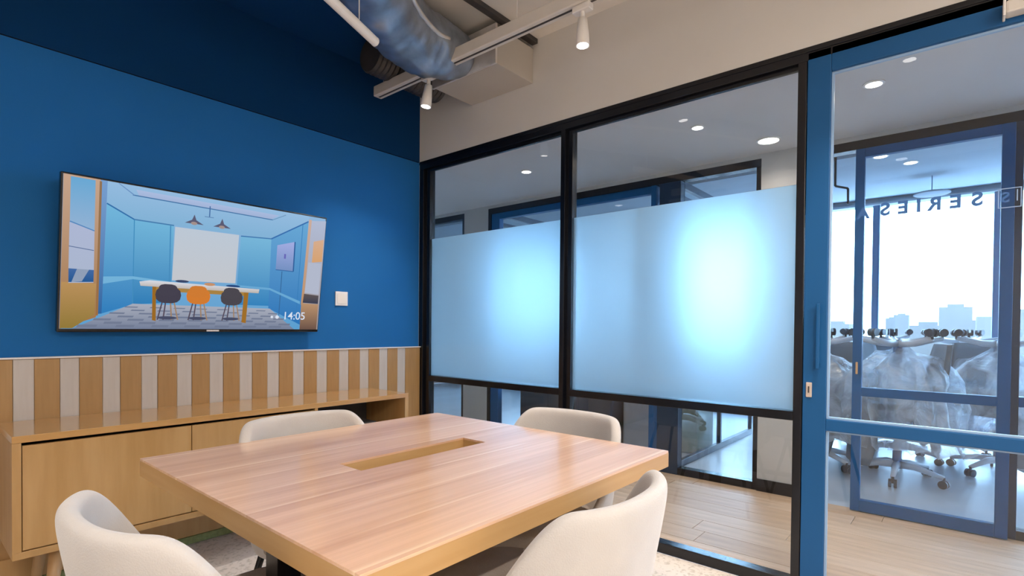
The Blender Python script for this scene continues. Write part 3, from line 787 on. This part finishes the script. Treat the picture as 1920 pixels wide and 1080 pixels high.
# diagonal batten
dg_ = tag(empty('ceiling_batten', (-1.3, -1.15, 2.38)), 'slim beige batten light hanging diagonally in front of the silver duct', 'batten')
p0, p1 = Vector((-1.155, -1.085, 2.38)), Vector((-2.10, -1.49, 2.38))
MB().tube([p0, p1], .020, n=16).out('batten_body', m_headw, dg_, smooth=False)
MB().tube([p0-(p1-p0).normalized()*.006, p0], [.016, .021], n=16).out('end_cap', m_headw, dg_)
for t in (.12, .85):
    q = p0.lerp(p1, t); MB().tube([q+Vector((0, 0, .018)), Vector((q.x, q.y, CZ))], .0022, n=6).out('hanger_wire', m_headw, dg_)

# second track behind/left of the camera (lights the left half of the room)
TX2 = -2.95
t2 = tag(empty('track_rail', (TX2, -1.5, TRZ)), 'white lighting track on the left of the room, outside the picture', 'track')
B('rail', m_trackw, t2, (TX2-.030, TX2+.030, -3.9, -.6, TRZ-.012, TRZ+.052), bev=.006)
for y in (-.7, -2.2, -3.7): MB().tube([(TX2, y, TRZ+.05), (TX2, y, CZ)], .0022, n=6).out('hanger_wire', m_headw, t2)
spot_head(TX2, -.95, TRZ-.012, 'white spotlight at the blue wall end of the left track, outside the picture', 0, 0, energy=SPOT_W*.55)
spot_head(TX2, -2.1, TRZ-.012, 'white spotlight halfway along the left track, outside the picture', 0, 0)
# unseen pendants added behind the camera as soft fill light
for x, lab in ((-3.2, 'added slim white fill pendant on the left of the rear wall, outside the picture'), (-1.5, 'added slim white fill pendant on the right of the rear wall, outside the picture')):
    pd = tag(empty('linear_pendant', (x, -4.3, 2.5)), lab, 'pendant light')
    B('body', m_headw, pd, (x-.70, x+.70, -4.35, -4.25, 2.50, 2.56), bev=.006)
    B('diffuser', m_down, pd, (x-.68, x+.68, -4.34, -4.26, 2.494, 2.50))
    for dx in (-.55, .55): MB().tube([(x+dx, -4.3, 2.56), (x+dx, -4.3, CZ)], .0022, n=6).out('hanger_wire', m_headw, pd)
    l = lamp('AREA', 'pendant_lamp', (0, 0, -.012), pd, energy=PENDANT_W, color=(1, .90, .80), shape='RECTANGLE', size=1.36, size_y=.08)

cdt = MB().tube([(3.0, -2.151, 2.80), (3.0, -2.153, 2.44), (3.0, -2.16, 2.43), (3.0, -2.245, 2.40), (3.0, -2.252, 2.39), (3.0, -2.254, 2.26)], .010, n=10).out('hanging_conduit', m_dark, None, smooth=True)
tag(cdt, 'thin dark bent conduit hanging from the office ceiling left of the far door stile', 'conduit')
# corridor downlights
def downlight(x, y, r, z, lab, e):
    d = empty('ceiling_downlight', (x, y, z), local=True)
    MB().lathe([(r+.012, 0), (r+.012, -.004), (r, -.006), (r, 0)], n=32).out('trim_ring', m_headw, d, base=(0, 0, 0))
    MB().lathe([(0, -.0062), (r, -.0062), (r, -.001), (0, -.001)], n=32).out('diffuser', m_down, d, base=(0, 0, 0))
    if e: lamp('SPOT', 'down_lamp', (0, 0, -.02), d, energy=e, color=(1, .86, .72), spot_size=radians(150), spot_blend=1, shadow_soft_size=r)
    tag(d, lab, 'downlight', 'recessed downlights')
downlight(1.19, -2.07, .062, 2.372, 'larger round downlight in the corridor ceiling above the frosted glass', DOWN_W*.45)
downlight(.66, -2.70, .036, 2.372, 'small round downlight in the corridor ceiling seen through the blue door', DOWN_W)
downlight(.68, -1.80, .032, 2.372, 'small round downlight in the corridor ceiling seen above the frosted glass', DOWN_W)
downlight(.75, -.4, .036, 2.372, 'round downlight in the corridor ceiling near the blue wall end', DOWN_W)
downlight(.75, -4.2, .036, 2.372, 'round downlight in the corridor ceiling beyond the right edge', DOWN_W)
downlight(3.17, -2.47, .05, 2.68, 'left one of two office downlights above the wrapped chairs', 0)
downlight(3.55, -2.66, .05, 2.68, 'right one of two office downlights above the wrapped chairs', 0)
for x, y, lab in ((2.3, -.45, 'right downlight in the room behind the long glazed partition'), (2.9, -.05, 'middle downlight in the room behind the long glazed partition'), (2.3, 1.5, 'downlight in the far left room across the corridor'), (2.3, -1.65, 'downlight behind the narrow glazed opening across the corridor')):
    downlight(x, y, .05, 2.80, lab, 30)
pn = tag(empty('disc_pendant', (4.2, -2.79, 2.50)), 'flat pale disc pendant lamp hanging before the office windows', 'pendant light')
MB().lathe([(0, .03), (.03, .03), (.14, .012), (.15, 0), (.14, -.006), (0, -.006)], c=(4.2, -2.79, 2.50), n=36).out('shade', m_offwall, pn, smooth=True)
MB().tube([(4.2, -2.79, 2.53), (4.2, -2.79, 2.68)], .004, n=8).out('cord', m_mull, pn)

# ================================================================== office chairs, wrapped, some upside down
def star_arm(k):
    mb = MB(); a = 2*pi*k/5+.35
    d = Vector((cos(a), sin(a), 0))
    mb.tube([d*.02+Vector((0, 0, .115)), d*.12+Vector((0, 0, .115)), d*.30+Vector((0, 0, .075))], [.030, .024, .015], n=10)
    return mb, d
def caster(d):
    c = d*.30; s = Vector((-d.y, d.x, 0)); mb = MB()
    for q in (-1, 1):
        mb.tube([c+s*q*.008+Vector((0, 0, .03)), c+s*q*.026+Vector((0, 0, .03))], .030, n=14)
    mb.tube([c+Vector((0, 0, .03)), c+Vector((0, 0, .078))], .009, n=8)
    return mb
def office_chair():
    r = empty('office_chair', (0, 0, 0), local=True)
    for k in range(5):
        mb, d = star_arm(k); mb.out('base_arm', m_chw, r, smooth=True, base=(0, 0, 0)); caster(d).out('caster', m_cast, r, base=(0, 0, 0))
    MB().tube([(0, 0, .085), (0, 0, .26), (0, 0, .261), (0, 0, .475)], [.030, .030, .018, .018], n=14).out('gas_lift', m_mull, r, base=(0, 0, 0))
    pad(.24, .24, .475, .548, n=24, crown=.006).out('seat', m_chg, r, smooth=True, base=(0, 0, 0))
    mb = MB(); rows = []
    for i in range(9):
        z = .64+.40*i/8; row = []
        w_ = .21*(1-.25*(i/8)**3)
        for j in range(9):
            x = -w_+2*w_*j/8; row.append((x, -.25-.03*i/8+.05*(x/.22)**2, z))
        rows.append(row)
    back = [[(p[0]*.98, p[1]-.035, p[2]) for p in rr_] for rr_ in rows]
    va = mb.grid(rows); vb = mb.grid(back)
    bm_ = mb.bm
    def br(a, b): 
        for i in range(len(a)-1): bm_.faces.new((a[i], a[i+1], b[i+1], b[i]))
    br(va[0], vb[0]); br(va[-1], vb[-1]); br([q[0] for q in va], [q[0] for q in vb]); br([q[-1] for q in va], [q[-1] for q in vb])
    mb.out('backrest', m_chg, r, smooth=True, base=(0, 0, 0))
    MB().tube([(0, -.05, .465), (0, -.26, .49), (0, -.295, .68)], .018, n=10).out('back_support', m_chw, r, smooth=True, base=(0, 0, 0))
    return r
def wrap(seed, zt=1.0, sc=1.0):
    mb = MB(); rows = []; n = 110
    lv = [(.04, zt+.02), (.09, zt-.03), (.17, zt-.06), (.25, zt-.10), (.31, zt-.16), (.34, zt-.24), (.33, zt-.33), (.35, zt-.43), (.34, zt-.52), (.37, .38), (.40, .27)]
    for li, (r_, z) in enumerate(lv):
        row = []
        g = li/(len(lv)-1)
        for k in range(n):
            a = 2*pi*k/n
            pleat = abs(sin(a*6.5+seed*1.7+2.2*noise.noise(Vector((cos(a)*2, sin(a)*2, seed+z)))))
            fold = (.02+.06*g)*(pleat-.55) + .10*noise.noise(Vector((cos(a)*2.2, sin(a)*2.2, seed+z*2.3)))*(.3+g)
            rr_ = max(.02, r_+fold*(1 if li > 1 else .25))
            bump = .07*noise.noise(Vector((cos(a)*2.5*r_/.3, sin(a)*2.5*r_/.3, seed*2.1)))*(1 if li < 6 else .3)
            row.append((rr_*cos(a)*1.05, rr_*sin(a)-.02, z+bump+(.06*(pleat-.5) if li == len(lv)-1 else 0)))
        rows.append(row)
    vv = mb.grid(rows, closed_v=True); mb.bm.faces.new(vv[0])
    return mb
oc = office_chair()
first = True
pairs = [((2.50, -2.68), .28, 'front middle'), ((2.62, -2.12), 1.2, 'front left, beside the blue door stile'), ((3.22, -3.28), 2.2, 'right, beside the dark mullion'),
         ((3.30, -2.62), 2.9, 'second row, behind the front middle one'), ((3.45, -2.02), 4.0, 'second row on the left'), ((4.05, -3.05), .9, 'back row by the windows, right'), ((4.10, -2.35), 5.1, 'back row by the windows, left')]
for i, ((x, y), rz, w_) in enumerate(pairs):
    a = oc if first else copy_tree(oc); first = False
    a.location = (x, y, -.002); a.rotation_euler = (0, 0, rz)
    tag(a, 'plastic wrapped grey office chair upright on castors, %s' % w_, 'chair', 'wrapped office chairs across the corridor')
    b = copy_tree(oc); b.location = (x+.02, y+.01, 1.155); b.rotation_euler = (pi, 0, rz+.25)
    tag(b, 'office chair turned upside down with castors up, %s' % w_, 'chair', 'upturned office chairs across the corridor')
    f = wrap(i*3.7, zt=1.0 if i % 2 == 0 else .95).out('plastic_wrap', m_film, None, smooth=True, base=(0, 0, 0))
    f.location = (x, y, 0); tag(f, 'crumpled clear plastic sheet draped over stacked office chairs, %s' % w_, 'plastic sheet', 'plastic sheets over office chairs')

# things in the room behind the lower glass
t = tag(empty('low_cabinet', (1.95, .1, 0)), 'charcoal low cabinet with a tan wood top edge in the room across the corridor', 'cabinet')
B('body', m_cab, t, (1.75, 2.15, -.26, .46, 0, .50)); B('top', m_wedge, t, (1.74, 2.16, -.27, .47, .50, .52))
B('door', m_cab, t, (1.738, 1.749, -.25, .09, .03, .48)); B('door', m_cab, t, (1.738, 1.749, .10, .45, .03, .48))
o = tag(B('grey_cube_stool', m_ltgrey, None, (1.95, 2.3, -.93, -.62, 0, .52), bev=.02), 'light grey upholstered cube stool seen under the partition rail', 'stool')
o = tag(B('olive_bench', m_olive, None, (2.2, 2.6, -1.24, -.96, 0, .46), bev=.02), 'olive upholstered bench block beside the grey cube stool', 'bench')
o = tag(MB().box(1.8, 2.12, -.60, -.33, 0, .60, bev=.01).out('tall_pedestal', m_cab, None), 'charcoal pedestal cabinet beside the grey cube stool', 'cabinet')

# ================================================================== city outside the office windows
B('ground', m_cityg, None, (40, 2500, -1800, 1800, -62, -60), kind=ST)
rc = random.Random(5)
def tower(x, y, w, h, lab=None):
    t = empty('tower', (x, y, -60)); 
    B('tower_body', m_city, t, (x-w/2, x+w/2, y-w/2, y+w/2, -60, h))
    B('roof_plant', m_city, t, (x-w/4, x+w/4, y-w/4, y+w/4, h, h+w*.12))
    tag(t, lab or 'hazy pale blue tower block on the skyline', 'building', 'skyline towers')
def atpx(px, X_):   # bearing from the viewer to a skyline spot (building laid out in metres along it)
    d = fw + R_*((px-960)/1002.6); s = (X_+2.5533)/d.x
    return -3.0708+d.y*s
tower(700, atpx(1791, 700), 26, 25, 'taller boxy pale blue tower on the skyline between the window mullions')
tower(760, atpx(1690, 760), 14, 19, 'slim left tower of the hazy pair on the skyline'); tower(800, atpx(1672, 800), 12, 16, 'lower tower beside the slim one on the skyline')
for px, x, w, h in ((1740, 900, 40, 8), (1840, 850, 36, 10), (1570, 800, 30, 9), (1905, 600, 50, 13), (1350, 700, 40, 16)):
    tower(x, atpx(px, x), w, h, {1740: 'low wide hazy block left of the taller tower', 1840: 'low wide hazy block right of the taller tower', 1570: 'low hazy block at the left of the door glass', 1905: 'wide hazy block by the right edge of the picture', 1350: 'hazy block behind the frosted glass'}[px])

for o in bpy.data.objects:
    if '_b' in o: del o['_b']
